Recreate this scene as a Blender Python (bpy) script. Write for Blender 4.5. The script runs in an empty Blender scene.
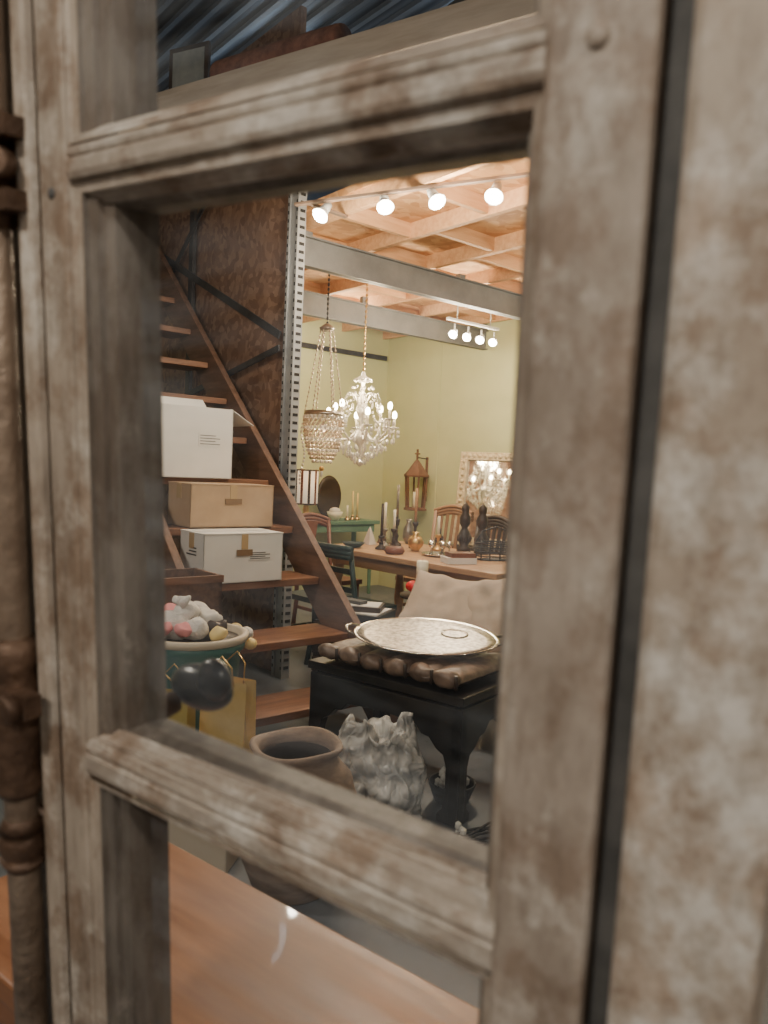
import bpy, bmesh, math, random
from mathutils import Vector, Matrix, noise
random.seed(7)
PI=math.pi
sc=bpy.context.scene

# ------------------------------------------------------------ materials
def nodes(name):
    m=bpy.data.materials.new(name); m.use_nodes=True
    nt=m.node_tree; b=nt.nodes['Principled BSDF']
    return m,nt,b
def M(name,c1,c2=None,scale=5,rough=.6,metal=0,bump=0,bscale=None,emis=0,stretch=(1,1,1),ramp=(.35,.65),c3=None,trans=0,rough2=None,coat=0):
    m,nt,b=nodes(name)
    b.inputs['Roughness'].default_value=rough
    b.inputs['Metallic'].default_value=metal
    b.inputs['Base Color'].default_value=(*c1,1)
    if trans: b.inputs['Transmission Weight'].default_value=trans
    if coat: b.inputs['Coat Weight'].default_value=coat
    if emis:
        b.inputs['Emission Color'].default_value=(*c1,1); b.inputs['Emission Strength'].default_value=emis
    if c2 or bump:
        tc=nt.nodes.new('ShaderNodeTexCoord'); mp=nt.nodes.new('ShaderNodeMapping')
        mp.inputs['Scale'].default_value=stretch
        nt.links.new(tc.outputs['Object'],mp.inputs['Vector'])
        n=nt.nodes.new('ShaderNodeTexNoise'); n.inputs['Scale'].default_value=scale; n.inputs['Detail'].default_value=8; n.inputs['Roughness'].default_value=.62
        nt.links.new(mp.outputs[0],n.inputs['Vector'])
        if c2:
            r=nt.nodes.new('ShaderNodeValToRGB')
            r.color_ramp.elements[0].position=ramp[0]; r.color_ramp.elements[0].color=(*c1,1)
            r.color_ramp.elements[1].position=ramp[1]; r.color_ramp.elements[1].color=(*c2,1)
            if c3:
                e=r.color_ramp.elements.new(min(1,ramp[1]+.1)); e.color=(*c3,1)
            nt.links.new(n.outputs['Fac'],r.inputs[0]); nt.links.new(r.outputs[0],b.inputs['Base Color'])
        if rough2 is not None:
            mr=nt.nodes.new('ShaderNodeMapRange'); mr.inputs[1].default_value=.3; mr.inputs[2].default_value=.7
            mr.inputs[3].default_value=rough; mr.inputs[4].default_value=rough2
            nt.links.new(n.outputs['Fac'],mr.inputs[0]); nt.links.new(mr.outputs[0],b.inputs['Roughness'])
        if bump:
            n2=nt.nodes.new('ShaderNodeTexNoise'); n2.inputs['Scale'].default_value=bscale or scale*3; n2.inputs['Detail'].default_value=6
            nt.links.new(mp.outputs[0],n2.inputs['Vector'])
            bp=nt.nodes.new('ShaderNodeBump'); bp.inputs['Strength'].default_value=bump; bp.inputs['Distance'].default_value=.01
            nt.links.new(n2.outputs['Fac'],bp.inputs['Height']); nt.links.new(bp.outputs[0],b.inputs['Normal'])
    return m
def MOSB(name,cols,scale=17):
    m,nt,b=nodes(name); b.inputs['Roughness'].default_value=.75
    tc=nt.nodes.new('ShaderNodeTexCoord'); 
    n=nt.nodes.new('ShaderNodeTexNoise'); n.inputs['Scale'].default_value=3
    nt.links.new(tc.outputs['Object'],n.inputs['Vector'])
    mx=nt.nodes.new('ShaderNodeMix'); mx.data_type='RGBA'; mx.inputs[0].default_value=.18
    nt.links.new(tc.outputs['Object'],mx.inputs[6]); nt.links.new(n.outputs['Color'],mx.inputs[7])
    v=nt.nodes.new('ShaderNodeTexVoronoi'); v.inputs['Scale'].default_value=scale
    nt.links.new(mx.outputs[2],v.inputs['Vector'])
    s=nt.nodes.new('ShaderNodeSeparateColor'); nt.links.new(v.outputs['Color'],s.inputs[0])
    r=nt.nodes.new('ShaderNodeValToRGB')
    r.color_ramp.elements[0].color=(*cols[0],1); r.color_ramp.elements[1].color=(*cols[2],1)
    e=r.color_ramp.elements.new(.5); e.color=(*cols[1],1)
    nt.links.new(s.outputs[0],r.inputs[0]); nt.links.new(r.outputs[0],b.inputs['Base Color'])
    return m
def MWEATHER(name,dark,mid,light,seed=0,stretch=(1,1,1),lo=.36,hi=.60,chip=.66,stain=(.50,.37,.28),stain_amt=.7):
    """old paint on wood: cloudy tone + brown stains + fine grain + sparse chalky flakes"""
    m,nt,b=nodes(name); b.inputs['Roughness'].default_value=.48
    tc=nt.nodes.new('ShaderNodeTexCoord')
    def mapped(sc_,off=0):
        mp=nt.nodes.new('ShaderNodeMapping'); mp.inputs['Location'].default_value=(seed+off,seed+off,seed+off); mp.inputs['Scale'].default_value=sc_
        nt.links.new(tc.outputs['Object'],mp.inputs['Vector']); return mp.outputs[0]
    def nz(vec,s,d,r_=.6):
        a=nt.nodes.new('ShaderNodeTexNoise'); a.inputs['Scale'].default_value=s; a.inputs['Detail'].default_value=d; a.inputs['Roughness'].default_value=r_
        nt.links.new(vec,a.inputs['Vector']); return a.outputs['Fac']
    def ramp(v,p0,c0,p1,c1):
        r=nt.nodes.new('ShaderNodeValToRGB'); r.color_ramp.elements[0].position=p0; r.color_ramp.elements[0].color=(*c0,1)
        r.color_ramp.elements[1].position=p1; r.color_ramp.elements[1].color=(*c1,1); nt.links.new(v,r.inputs[0]); return r.outputs[0]
    def mix(fac,a,b_,mode='MIX'):
        x_=nt.nodes.new('ShaderNodeMix'); x_.data_type='RGBA'; x_.blend_type=mode
        for sock,v in ((0,fac),(6,a),(7,b_)):
            if isinstance(v,(int,float)): x_.inputs[sock].default_value=v
            elif isinstance(v,tuple): x_.inputs[sock].default_value=(*v,1)
            else: nt.links.new(v,x_.inputs[sock])
        return x_.outputs[2]
    col=ramp(nz(mapped(stretch),9,9,.68),lo,dark,hi,mid)
    fl=nz(mapped(tuple(1+(k-1)*.3 for k in stretch)),14,12,.75)
    col=mix(ramp(fl,chip-.10,(0,0,0),chip+.03,(.85,.85,.85)),col,light)
    st=nz(mapped(tuple(1+(k-1)*.5 for k in stretch),3.3),22,10,.7)
    col=mix(stain_amt,col,ramp(st,.40,stain,.52,(1,1,1)),'MULTIPLY')
    gr=nz(mapped(tuple(k*(.5 if k<1 else 1) for k in stretch)),110,5,.6)
    col=mix(.6,col,ramp(gr,.32,(.62,.59,.56),.52,(1,1,1)),'MULTIPLY')
    nt.links.new(col,b.inputs['Base Color'])
    bp=nt.nodes.new('ShaderNodeBump'); bp.inputs['Strength'].default_value=.6; bp.inputs['Distance'].default_value=.002
    ad=nt.nodes.new('ShaderNodeMath'); nt.links.new(gr,ad.inputs[0]); nt.links.new(fl,ad.inputs[1])
    nt.links.new(ad.outputs[0],bp.inputs['Height']); nt.links.new(bp.outputs[0],b.inputs['Normal'])
    return m
def MWAVE(name,c1,c2,scale,rough=.6,dirn='X',dist=0,metal=0,bump=0):
    m,nt,b=nodes(name); b.inputs['Roughness'].default_value=rough; b.inputs['Metallic'].default_value=metal
    tc=nt.nodes.new('ShaderNodeTexCoord'); w=nt.nodes.new('ShaderNodeTexWave'); w.bands_direction=dirn
    w.inputs['Scale'].default_value=scale; w.inputs['Distortion'].default_value=dist; w.inputs['Detail'].default_value=3
    nt.links.new(tc.outputs['Object'],w.inputs['Vector'])
    r=nt.nodes.new('ShaderNodeValToRGB'); r.color_ramp.elements[0].color=(*c1,1); r.color_ramp.elements[1].color=(*c2,1)
    nt.links.new(w.outputs['Fac'],r.inputs[0]); nt.links.new(r.outputs[0],b.inputs['Base Color'])
    if bump:
        v=nt.nodes.new('ShaderNodeTexVoronoi'); v.inputs['Scale'].default_value=17; v.feature='DISTANCE_TO_EDGE'
        n=nt.nodes.new('ShaderNodeTexNoise'); n.inputs['Scale'].default_value=6; nt.links.new(tc.outputs['Object'],n.inputs['Vector'])
        mx=nt.nodes.new('ShaderNodeMix'); mx.data_type='RGBA'; mx.inputs[0].default_value=.25; nt.links.new(tc.outputs['Object'],mx.inputs[6]); nt.links.new(n.outputs['Color'],mx.inputs[7]); nt.links.new(mx.outputs[2],v.inputs['Vector'])
        bp=nt.nodes.new('ShaderNodeBump'); bp.inputs['Strength'].default_value=bump; bp.inputs['Distance'].default_value=.03
        nt.links.new(v.outputs['Distance'],bp.inputs['Height']); nt.links.new(bp.outputs[0],b.inputs['Normal'])
    return m

m_frame=MWEATHER('weathered_paint_upright',(.28,.225,.18),(.52,.445,.37),(.74,.69,.62),stretch=(1,1,.35),chip=.62)
m_rail=MWEATHER('weathered_paint_rail',(.27,.22,.18),(.54,.47,.40),(.78,.74,.68),seed=2,stretch=(.40,1,1),chip=.57)
m_frame2=MWEATHER('flaking_paint_wood',(.29,.235,.19),(.49,.42,.36),(.76,.72,.66),seed=5,stretch=(1,1,.5),chip=.62,stain_amt=.55)
m_frame3=MWEATHER('chalky_paint_wood',(.32,.25,.195),(.52,.44,.365),(.84,.81,.76),seed=9,stretch=(1,1,.7),chip=.56,stain=(.62,.46,.34),stain_amt=.6)
m_mould=MWEATHER('moulding_dark_wood',(.11,.095,.082),(.26,.23,.20),(.42,.38,.33),seed=3,stretch=(1,1,.25),stain_amt=.5)
m_gap=M('dark_seam',(.07,.07,.07),(.13,.128,.125),scale=30,rough=.7)
m_iron=M('rusty_iron',(.085,.05,.033),(.17,.105,.07),scale=40,rough=.5,metal=.4,bump=.3)
m_rod=M('aged_rod',(.23,.165,.12),(.38,.29,.22),scale=30,rough=.42,metal=.3,bump=.3)
m_desk=M('varnished_wood',(.24,.095,.04),(.38,.17,.078),scale=3,stretch=(1.2,9,9),rough=.30,rough2=.5,coat=.3)
m_black=M('black_lacquer',(.010,.009,.009),(.020,.017,.016),scale=12,rough=.3)
m_floor=M('concrete_floor',(.10,.115,.135),(.17,.185,.205),scale=2.5,rough=.25,rough2=.5)
m_green=M('green_wall_paint',(.52,.53,.29),(.58,.59,.34),scale=1.5,rough=.7)
m_beige=M('dark_plaster_wall',(.13,.11,.09),(.18,.15,.125),scale=1.5,rough=.8)
m_slate=M('slate_blue_panel',(.13,.16,.20),(.18,.22,.26),scale=2,rough=.6)
m_roof=MWAVE('corrugated_steel',(.045,.065,.09),(.13,.17,.215),3.5,rough=.5,dirn='X',metal=.3)
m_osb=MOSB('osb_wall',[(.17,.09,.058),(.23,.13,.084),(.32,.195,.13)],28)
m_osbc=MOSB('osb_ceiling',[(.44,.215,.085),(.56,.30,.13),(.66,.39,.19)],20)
m_joist=M('pine_joist',(.56,.31,.15),(.69,.42,.23),scale=4,stretch=(1,8,8),rough=.7)
m_steel=M('galvanised_steel',(.30,.31,.32),(.42,.43,.44),scale=8,rough=.45,metal=.3)
m_beam=M('grey_painted_beam',(.15,.15,.15),(.21,.21,.205),scale=5,rough=.5)
m_dsteel=M('dark_angle_iron',(.035,.035,.04),(.06,.06,.065),scale=10,rough=.5,metal=.5)
m_hole=M('hole_dark',(.02,.02,.02),rough=.9)
m_stair=M('stair_timber',(.15,.068,.036),(.26,.125,.068),scale=4,stretch=(1,7,7),rough=.5)
m_string=M('stringer_timber',(.10,.052,.033),(.18,.095,.06),scale=4,stretch=(7,1,7),rough=.6)
m_white=M('white_card',(.66,.65,.62),(.74,.73,.70),scale=3,rough=.7)
m_kraft=M('kraft_card',(.42,.29,.18),(.50,.36,.23),scale=4,rough=.8)
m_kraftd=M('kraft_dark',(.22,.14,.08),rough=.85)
m_ink=M('printed_ink',(.08,.08,.08),rough=.7)
m_tape=M('packing_tape',(.50,.36,.20),rough=.25)
m_teal=M('teal_plastic',(.03,.13,.11),(.045,.17,.145),scale=3,rough=.4)
m_cream=M('cream_plastic',(.55,.47,.36),rough=.5)
m_plush=M('white_plush',(.70,.66,.60),(.80,.76,.72),scale=30,rough=.95,bump=.8)
m_pink=M('pink_plush',(.75,.30,.30),rough=.95)
m_gold=M('gold_paper',(.62,.42,.13),(.80,.58,.22),scale=5,rough=.32,metal=.5)
m_gold2=M('olive_gold_paper',(.46,.36,.10),(.60,.47,.16),scale=5,rough=.35,metal=.45)
m_pot=M('earthenware',(.17,.12,.09),(.32,.235,.18),scale=7,rough=.75,bump=.3,stretch=(1,1,3))
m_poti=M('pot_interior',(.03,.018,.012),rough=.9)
m_sack=MWAVE('printed_plastic_bag',(.30,.30,.29),(.66,.64,.60),4,rough=.3,dirn='Z',dist=7,bump=.8)
m_pillow=M('linen_pillow',(.42,.34,.27),(.52,.43,.35),scale=4,rough=.9,bump=.2,bscale=40)
m_sofa=M('sofa_fabric',(.38,.30,.23),(.45,.36,.28),scale=5,rough=.9)
m_brocade=M('brown_brocade',(.085,.055,.04),(.24,.165,.12),scale=14,rough=.42,bump=.3)
m_silver=M('silver_plate',(.66,.62,.54),(.46,.42,.36),scale=9,rough=.2,metal=1)
m_silverd=M('engraved_silver',(.16,.14,.11),(.66,.60,.52),scale=45,rough=.35,metal=.8)
m_dwood=M('dining_wood',(.36,.20,.10),(.50,.30,.16),scale=3,stretch=(1,8,8),rough=.4)
m_rwood=M('red_brown_wood',(.12,.042,.024),(.19,.07,.04),scale=4,rough=.4)
m_bwood=M('mid_brown_wood',(.22,.115,.058),(.30,.17,.09),scale=4,rough=.4)
m_tealmet=M('teal_black_metal',(.015,.03,.033),(.03,.06,.06),scale=6,rough=.4,metal=.3)
m_candle=M('candle_wax',(.85,.80,.62),rough=.5)
m_ycandle=M('yellow_wax',(.80,.62,.25),rough=.5)
m_red=M('red_glass',(.60,.015,.02),rough=.15)
m_brass=M('brass',(.55,.36,.13),(.70,.48,.2),scale=6,rough=.3,metal=.9)
m_pewter=M('pewter',(.30,.27,.23),rough=.35,metal=.8)
m_rust=M('rust_lantern',(.14,.065,.035),(.22,.11,.06),scale=12,rough=.7)
m_gilt=M('gilt_frame',(.42,.32,.18),(.60,.50,.33),scale=25,rough=.5,metal=.3,bump=.6)
m_mirror=M('mirror_glass',(.85,.85,.83),rough=.04,metal=1)
m_dark=M('dark_wood',(.028,.018,.013),(.05,.03,.02),scale=8,rough=.45)
m_consol=M('green_console',(.10,.20,.13),(.15,.27,.18),scale=5,rough=.5)
m_bead=M('crystal_bead',(.92,.90,.84),rough=.06,metal=.3,trans=.2)
m_beadd=M('smoky_bead',(.42,.33,.24),(.72,.62,.48),scale=60,rough=.2,metal=.3)
m_bulb=M('warm_bulb',(1,.80,.50),emis=50)
m_spot=M('spot_bulb',(1,.93,.80),emis=220)
m_spotw=M('white_spot_housing',(.55,.55,.53),rough=.4)
m_rail_d=M('dark_track',(.16,.11,.08),rough=.5)
m_shade=M('lamp_shade',(.85,.72,.55),emis=.6)
m_rug=M('rolled_rug',(.12,.045,.03),(.26,.11,.07),scale=14,rough=.95)
m_board=M('pale_board',(.44,.36,.28),(.55,.46,.37),scale=3,stretch=(1,8,8),rough=.6)
m_dfab=M('dark_fabric',(.025,.028,.032),(.08,.085,.09),scale=6,rough=.95)
m_leaf=M('dusty_leaf',(.03,.05,.035),(.06,.09,.06),scale=8,rough=.7)
m_photo=M('art_print',(.20,.22,.22),(.35,.36,.33),scale=5,rough=.5)
m_cloth=M('white_cloth',(.62,.58,.52),(.72,.68,.62),scale=8,rough=.9)

def glassmat():
    m=bpy.data.materials.new('dusty_glass'); m.use_nodes=True; nt=m.node_tree; nt.nodes.clear()
    o=nt.nodes.new('ShaderNodeOutputMaterial'); t=nt.nodes.new('ShaderNodeBsdfTransparent'); t.inputs[0].default_value=(.95,.955,.95,1)
    g=nt.nodes.new('ShaderNodeBsdfGlossy'); g.inputs['Roughness'].default_value=.08
    # thin pane: two-sided Schlick reflectance (no refraction, so no total internal reflection)
    lw=nt.nodes.new('ShaderNodeLayerWeight'); lw.inputs[0].default_value=.5
    pw=nt.nodes.new('ShaderNodeMath'); pw.operation='POWER'; pw.inputs[1].default_value=5; nt.links.new(lw.outputs['Facing'],pw.inputs[0])
    ma=nt.nodes.new('ShaderNodeMath'); ma.operation='MULTIPLY_ADD'; ma.inputs[1].default_value=.8; ma.inputs[2].default_value=.04; nt.links.new(pw.outputs[0],ma.inputs[0])
    mx=nt.nodes.new('ShaderNodeMixShader'); nt.links.new(ma.outputs[0],mx.inputs[0]); nt.links.new(t.outputs[0],mx.inputs[1]); nt.links.new(g.outputs[0],mx.inputs[2])
    d=nt.nodes.new('ShaderNodeBsdfDiffuse'); d.inputs[0].default_value=(.72,.80,.90,1)
    tc=nt.nodes.new('ShaderNodeTexCoord'); mp=nt.nodes.new('ShaderNodeMapping'); mp.inputs['Rotation'].default_value=(0,.6,0); mp.inputs['Scale'].default_value=(5,5,24)
    n=nt.nodes.new('ShaderNodeTexNoise'); n.inputs['Scale'].default_value=1.2; n.inputs['Detail'].default_value=5
    nt.links.new(tc.outputs['Object'],mp.inputs[0]); nt.links.new(mp.outputs[0],n.inputs['Vector'])
    r=nt.nodes.new('ShaderNodeMapRange'); r.inputs[1].default_value=.42; r.inputs[2].default_value=.80; r.inputs[3].default_value=.008; r.inputs[4].default_value=.15
    nt.links.new(n.outputs['Fac'],r.inputs[0])
    m2=nt.nodes.new('ShaderNodeMixShader'); nt.links.new(r.outputs[0],m2.inputs[0]); nt.links.new(mx.outputs[0],m2.inputs[1]); nt.links.new(d.outputs[0],m2.inputs[2])
    nt.links.new(m2.outputs[0],o.inputs[0]); return m
m_glass=glassmat()

# ------------------------------------------------------------ builder
class B:
    def __init__(s): s.bm=bmesh.new(); s.mats=[]
    def mi(s,m):
        if m not in s.mats: s.mats.append(m)
        return s.mats.index(m)
    def _set(s,vs,m,smooth):
        i=s.mi(m); fs=set(f for v in vs for f in v.link_faces)
        for f in fs: f.material_index=i; f.smooth=smooth
    def box(s,c,sz,m,R=None):
        mt=Matrix.Translation(c)@(R.to_4x4() if R else Matrix())@Matrix.Diagonal((*sz,1))
        r=bmesh.ops.create_cube(s.bm,size=1,matrix=mt); s._set(r['verts'],m,False); return r['verts']
    def box2(s,a,b,m):
        a=Vector(a);b=Vector(b); return s.box((a+b)/2,tuple(abs(x) for x in (b-a)),m)
    def beam(s,p0,p1,w,h,m,up=(0,0,1)):
        p0=Vector(p0);p1=Vector(p1);x=(p1-p0);L=x.length;x.normalize();z=Vector(up);y=z.cross(x).normalized();z=x.cross(y)
        R=Matrix((x,y,z)).transposed(); return s.box((p0+p1)/2,(L,w,h),m,R)
    def cyl(s,p0,p1,r1,r2,m,seg=16,smooth=True):
        p0=Vector(p0);p1=Vector(p1);d=p1-p0;L=d.length
        q=d.to_track_quat('Z','Y').to_matrix().to_4x4()
        r=bmesh.ops.create_cone(s.bm,cap_ends=True,segments=seg,radius1=max(r1,1e-5),radius2=max(r2,1e-5),depth=L,matrix=Matrix.Translation((p0+p1)/2)@q)
        s._set(r['verts'],m,smooth)
        for f in set(f for v in r['verts'] for f in v.link_faces):
            if len(f.verts)>4: f.smooth=False
    def sph(s,c,r,m,sc=(1,1,1),seg=16,ring=10):
        q=bmesh.ops.create_uvsphere(s.bm,u_segments=seg,v_segments=ring,radius=r,matrix=Matrix.Translation(c)@Matrix.Diagonal((*sc,1)))
        s._set(q['verts'],m,True); return q['verts']
    def ico(s,c,r,m,sc=(1,1,1),sub=1,smooth=False):
        q=bmesh.ops.create_icosphere(s.bm,subdivisions=sub,radius=r,matrix=Matrix.Translation(c)@Matrix.Diagonal((*sc,1)))
        s._set(q['verts'],m,smooth); return q['verts']
    def lathe(s,prof,m,seg=32,o=(0,0,0),sx=1,sy=1,T=None,fn=None,smooth=True):
        o=Vector(o); rings=[]
        for (r,z) in prof:
            ring=[]
            for k in range(seg):
                a=2*PI*k/seg; v=Vector((r*math.cos(a)*sx,r*math.sin(a)*sy,z))
                if fn: v=fn(v,a)
                if T: v=T@v
                ring.append(s.bm.verts.new(v+o))
            rings.append(ring)
        i=s.mi(m)
        for a,b in zip(rings,rings[1:]):
            for k in range(seg):
                f=s.bm.faces.new((a[k],a[(k+1)%seg],b[(k+1)%seg],b[k])); f.material_index=i; f.smooth=smooth
        for ring,flip in ((rings[0],True),(rings[-1],False)):
            f=s.bm.faces.new(ring[::-1] if flip else ring); f.material_index=i
    def tube(s,pts,r,m,seg=8,r2=None,closed=False):
        pts=[Vector(p) for p in pts]; n=len(pts); rings=[]; nrm=None
        for k,p in enumerate(pts):
            t=(pts[min(k+1,n-1)]-pts[max(k-1,0)]).normalized()
            if nrm is None: nrm=t.orthogonal().normalized()
            else: nrm=(nrm-t*nrm.dot(t)).normalized()
            b=t.cross(nrm); rr=r if r2 is None else r+(r2-r)*k/(n-1)
            rings.append([s.bm.verts.new(p+(nrm*math.cos(2*PI*j/seg)+b*math.sin(2*PI*j/seg))*rr) for j in range(seg)])
        i=s.mi(m)
        for a,b in zip(rings,rings[1:]):
            for k in range(seg):
                f=s.bm.faces.new((a[k],a[(k+1)%seg],b[(k+1)%seg],b[k])); f.material_index=i; f.smooth=True
        for ring in (rings[0][::-1],rings[-1]):
            f=s.bm.faces.new(ring); f.material_index=i
    def poly(s,pts,ext,m,smooth=False):
        vs=[s.bm.verts.new(p) for p in pts]; f=s.bm.faces.new(vs)
        r=bmesh.ops.extrude_face_region(s.bm,geom=[f]); nv=[g for g in r['geom'] if isinstance(g,bmesh.types.BMVert)]
        bmesh.ops.translate(s.bm,vec=Vector(ext),verts=nv); s._set(vs+nv,m,smooth)
    def surf(s,fn,nu,nv,m,smooth=True):
        g=[[s.bm.verts.new(fn(u/nu,v/nv)) for v in range(nv+1)] for u in range(nu+1)]; i=s.mi(m)
        for u in range(nu):
            for v in range(nv):
                f=s.bm.faces.new((g[u][v],g[u+1][v],g[u+1][v+1],g[u][v+1])); f.material_index=i; f.smooth=smooth
    def done(s,name,loc=(0,0,0),rot=0,mat=None,bevel=0,parent=None,scale=None):
        bmesh.ops.recalc_face_normals(s.bm,faces=s.bm.faces)
        me=bpy.data.meshes.new(name)
        if scale: bmesh.ops.scale(s.bm,vec=(scale,scale,scale),verts=s.bm.verts)
        s.bm.to_mesh(me); s.bm.free()
        for m in s.mats: me.materials.append(m)
        o=bpy.data.objects.new(name,me); sc.collection.objects.link(o)
        if mat is not None: o.matrix_world=mat
        else: o.location=loc; o.rotation_euler=(0,0,rot)
        if parent: o.parent=parent
        if bevel:
            b=o.modifiers.new('bevel','BEVEL'); b.width=bevel; b.segments=2; b.limit_method='ANGLE'; b.angle_limit=math.radians(40)
        return o
def light(name,loc,power,col=(1,.84,.62),r=.05):
    l=bpy.data.lights.new(name,'POINT'); l.energy=power; l.color=col; l.shadow_soft_size=r
    o=bpy.data.objects.new(name,l); sc.collection.objects.link(o); o.location=loc
    return o

# ------------------------------------------------------------ camera
cam=bpy.data.cameras.new('camera'); co=bpy.data.objects.new('camera',cam); sc.collection.objects.link(co); sc.camera=co
cam.sensor_fit='VERTICAL'; cam.sensor_height=36; cam.lens=27.07; cam.clip_start=.02
right=Vector((.99903,.0024,.0439)); up=Vector((-.0440,.0543,.9975)); back=right.cross(up).normalized(); up=back.cross(right).normalized(); right=up.cross(back)
mc=Matrix((right,up,back)).transposed().to_4x4(); mc.translation=(0,0,1.35); co.matrix_world=mc
cam.dof.use_dof=True; cam.dof.focus_distance=4.4; cam.dof.aperture_fstop=6.4

# ------------------------------------------------------------ room (axes D1, D2 ; corner = far corner)
A0=math.radians(40); D1=Vector((math.cos(A0),math.sin(A0),0)); D2=Vector((-math.sin(A0),math.cos(A0),0)); CR=Vector((-.03,9.0,0))
def RW(p,q,z=0): return CR+D1*p+D2*q+Vector((0,0,z))
PM,QM,H=-8.6,-9.6,4.6
def slab(name,a,b,m):
    x=B(); x.box2(a,b,m); return x.done(name,CR,A0)
slab('floor',(PM-.1,QM-.1,-.1),(.1,.1,0),m_floor)
slab('wall_right',(0,QM,0),(.1,.1,2.95),m_green)
slab('wall_left',(PM,0,0),(0,.1,2.95),m_green)
slab('wall_upper_right',(.002,QM,2.95),(.1,.1,H),m_slate)
slab('wall_upper_left',(PM,.002,2.95),(0,.1,H),m_slate)
slab('wall_rear',(PM,QM-.1,0),(.1,QM,H),m_beige)
slab('wall_side',(PM-.1,QM-.1,0),(PM,.1,H),m_beige)
slab('ceiling',(PM-.1,QM-.1,H),(.1,.1,H+.1),m_roof)
x=B()
for k in range(60):
    xx=PM+.15+k*.143
    x.box2((xx-.018,QM,H-.035),(xx+.018,0,H),m_slate)
x.done('trim_1',CR,A0)
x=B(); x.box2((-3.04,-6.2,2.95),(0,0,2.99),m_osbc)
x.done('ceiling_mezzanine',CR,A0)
x=B()
for k in range(6):
    p=-3.0+k*.585
    x.box2((p-.02,-6.2,2.85),(p+.02,0,2.95),m_joist)
for k in range(5):
    for j in range(9):
        p0=-2.98+k*.585; q=-.35-j*.68-(.2 if k%2 else 0)
        x.box2((p0,q-.018,2.86),(p0+.545,q+.018,2.95),m_joist)
x.done('ceiling_joists',CR,A0)
for q,zo in ((-2.70,-.03),(-1.52,-.06),(-4.9,0)):
    x=B(); x.box2((-3.05,q-.005,2.66+zo),(0,q+.005,2.85+zo),m_beam); x.box2((-3.05,q-.035,2.84+zo),(0,q+.035,2.85+zo),m_beam); x.box2((-3.05,q-.035,2.66+zo),(0,q+.035,2.67+zo),m_beam)
    if zo: x.box2((-.06,q-.02,2.85+zo),(0,q+.02,2.85),m_beam); x.box2((-1.6,q-.02,2.85+zo),(-1.54,q+.02,2.85),m_beam); x.box2((-3.0,q-.02,2.85+zo),(-2.94,q+.02,2.85),m_beam)
    x.done('trim_steel_beam',CR,A0)
x=B(); x.beam((-1.5,-.03,2.63),(-.05,-.03,2.63),.03,.05,m_dsteel); x.done('trim_conduit',CR,A0)
x=B(); x.box2((-.006,-.9,0),(0,-.88,2.95),m_green); x.box2((-.006,-2.12,0),(0,-2.10,2.95),m_green); x.done('trim_2',CR,A0)
x=B(); qs=-.12
x.box2((-3.13,-2.72+qs,0),(-3.075,-2.62+qs,3.3),m_steel)
x.box2((-3.14,-2.73+qs,0),(-3.13,-2.705+qs,3.3),m_steel); x.box2((-3.14,-2.635+qs,0),(-3.13,-2.61+qs,3.3),m_steel)
for k in range(64):
    z=.06+k*.05
    x.box2((-3.1425,-2.723+qs,z),(-3.139,-2.713+qs,z+.02),m_hole); x.box2((-3.1425,-2.627+qs,z),(-3.139,-2.617+qs,z+.02),m_hole)
    x.box2((-3.12,-2.7235+qs,z),(-3.085,-2.7195+qs,z+.018),m_hole)
x.done('slotted_steel_post',CR,A0)
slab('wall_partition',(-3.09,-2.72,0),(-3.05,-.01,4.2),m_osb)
x=B()
x.beam((-3.15,-.70,3.07),(-3.15,-2.70,2.17),.012,.05,m_dsteel); x.beam((-3.15,-1.5,1.87),(-3.15,-2.70,2.09),.012,.04,m_dsteel)
x.beam((-3.15,-.2,1.6),(-3.15,-1.5,1.87),.012,.04,m_dsteel); x.beam((-3.15,-.4,2.3),(-3.15,-1.7,3.3),.012,.04,m_dsteel)
x.box2((-3.145,-1.42,0),(-3.115,-1.36,3.6),m_dsteel)
x.done('angle_iron_bracing',CR,A0)

# ------------------------------------------------------------ staircase (room local)
x=B(); q0=-3.62; pr=-3.23; pl=-4.06
def tl(i): return .46+.265*(i-2)
for i in range(1,13):
    qn=q0+.29*(i-2)
    z=tl(i)
    x.box2((pl,qn-.02,z-.04),(pr,qn+.285,z),m_stair)
zz=lambda q:.46+.265*(q-q0)/.29
for p in (pr,pl-.045):
    qa=q0-.50; qb=q0+3.0
    pts=[(p,qa,0),(p,qa-.03,.10),(p,qb,zz(qb)+.12),(p,qb,zz(qb)-.20),(p,qa+.24,0)]
    x.poly(pts,(.045,0,0),m_string)
x.done('staircase',CR,A0,bevel=.004)

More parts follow.
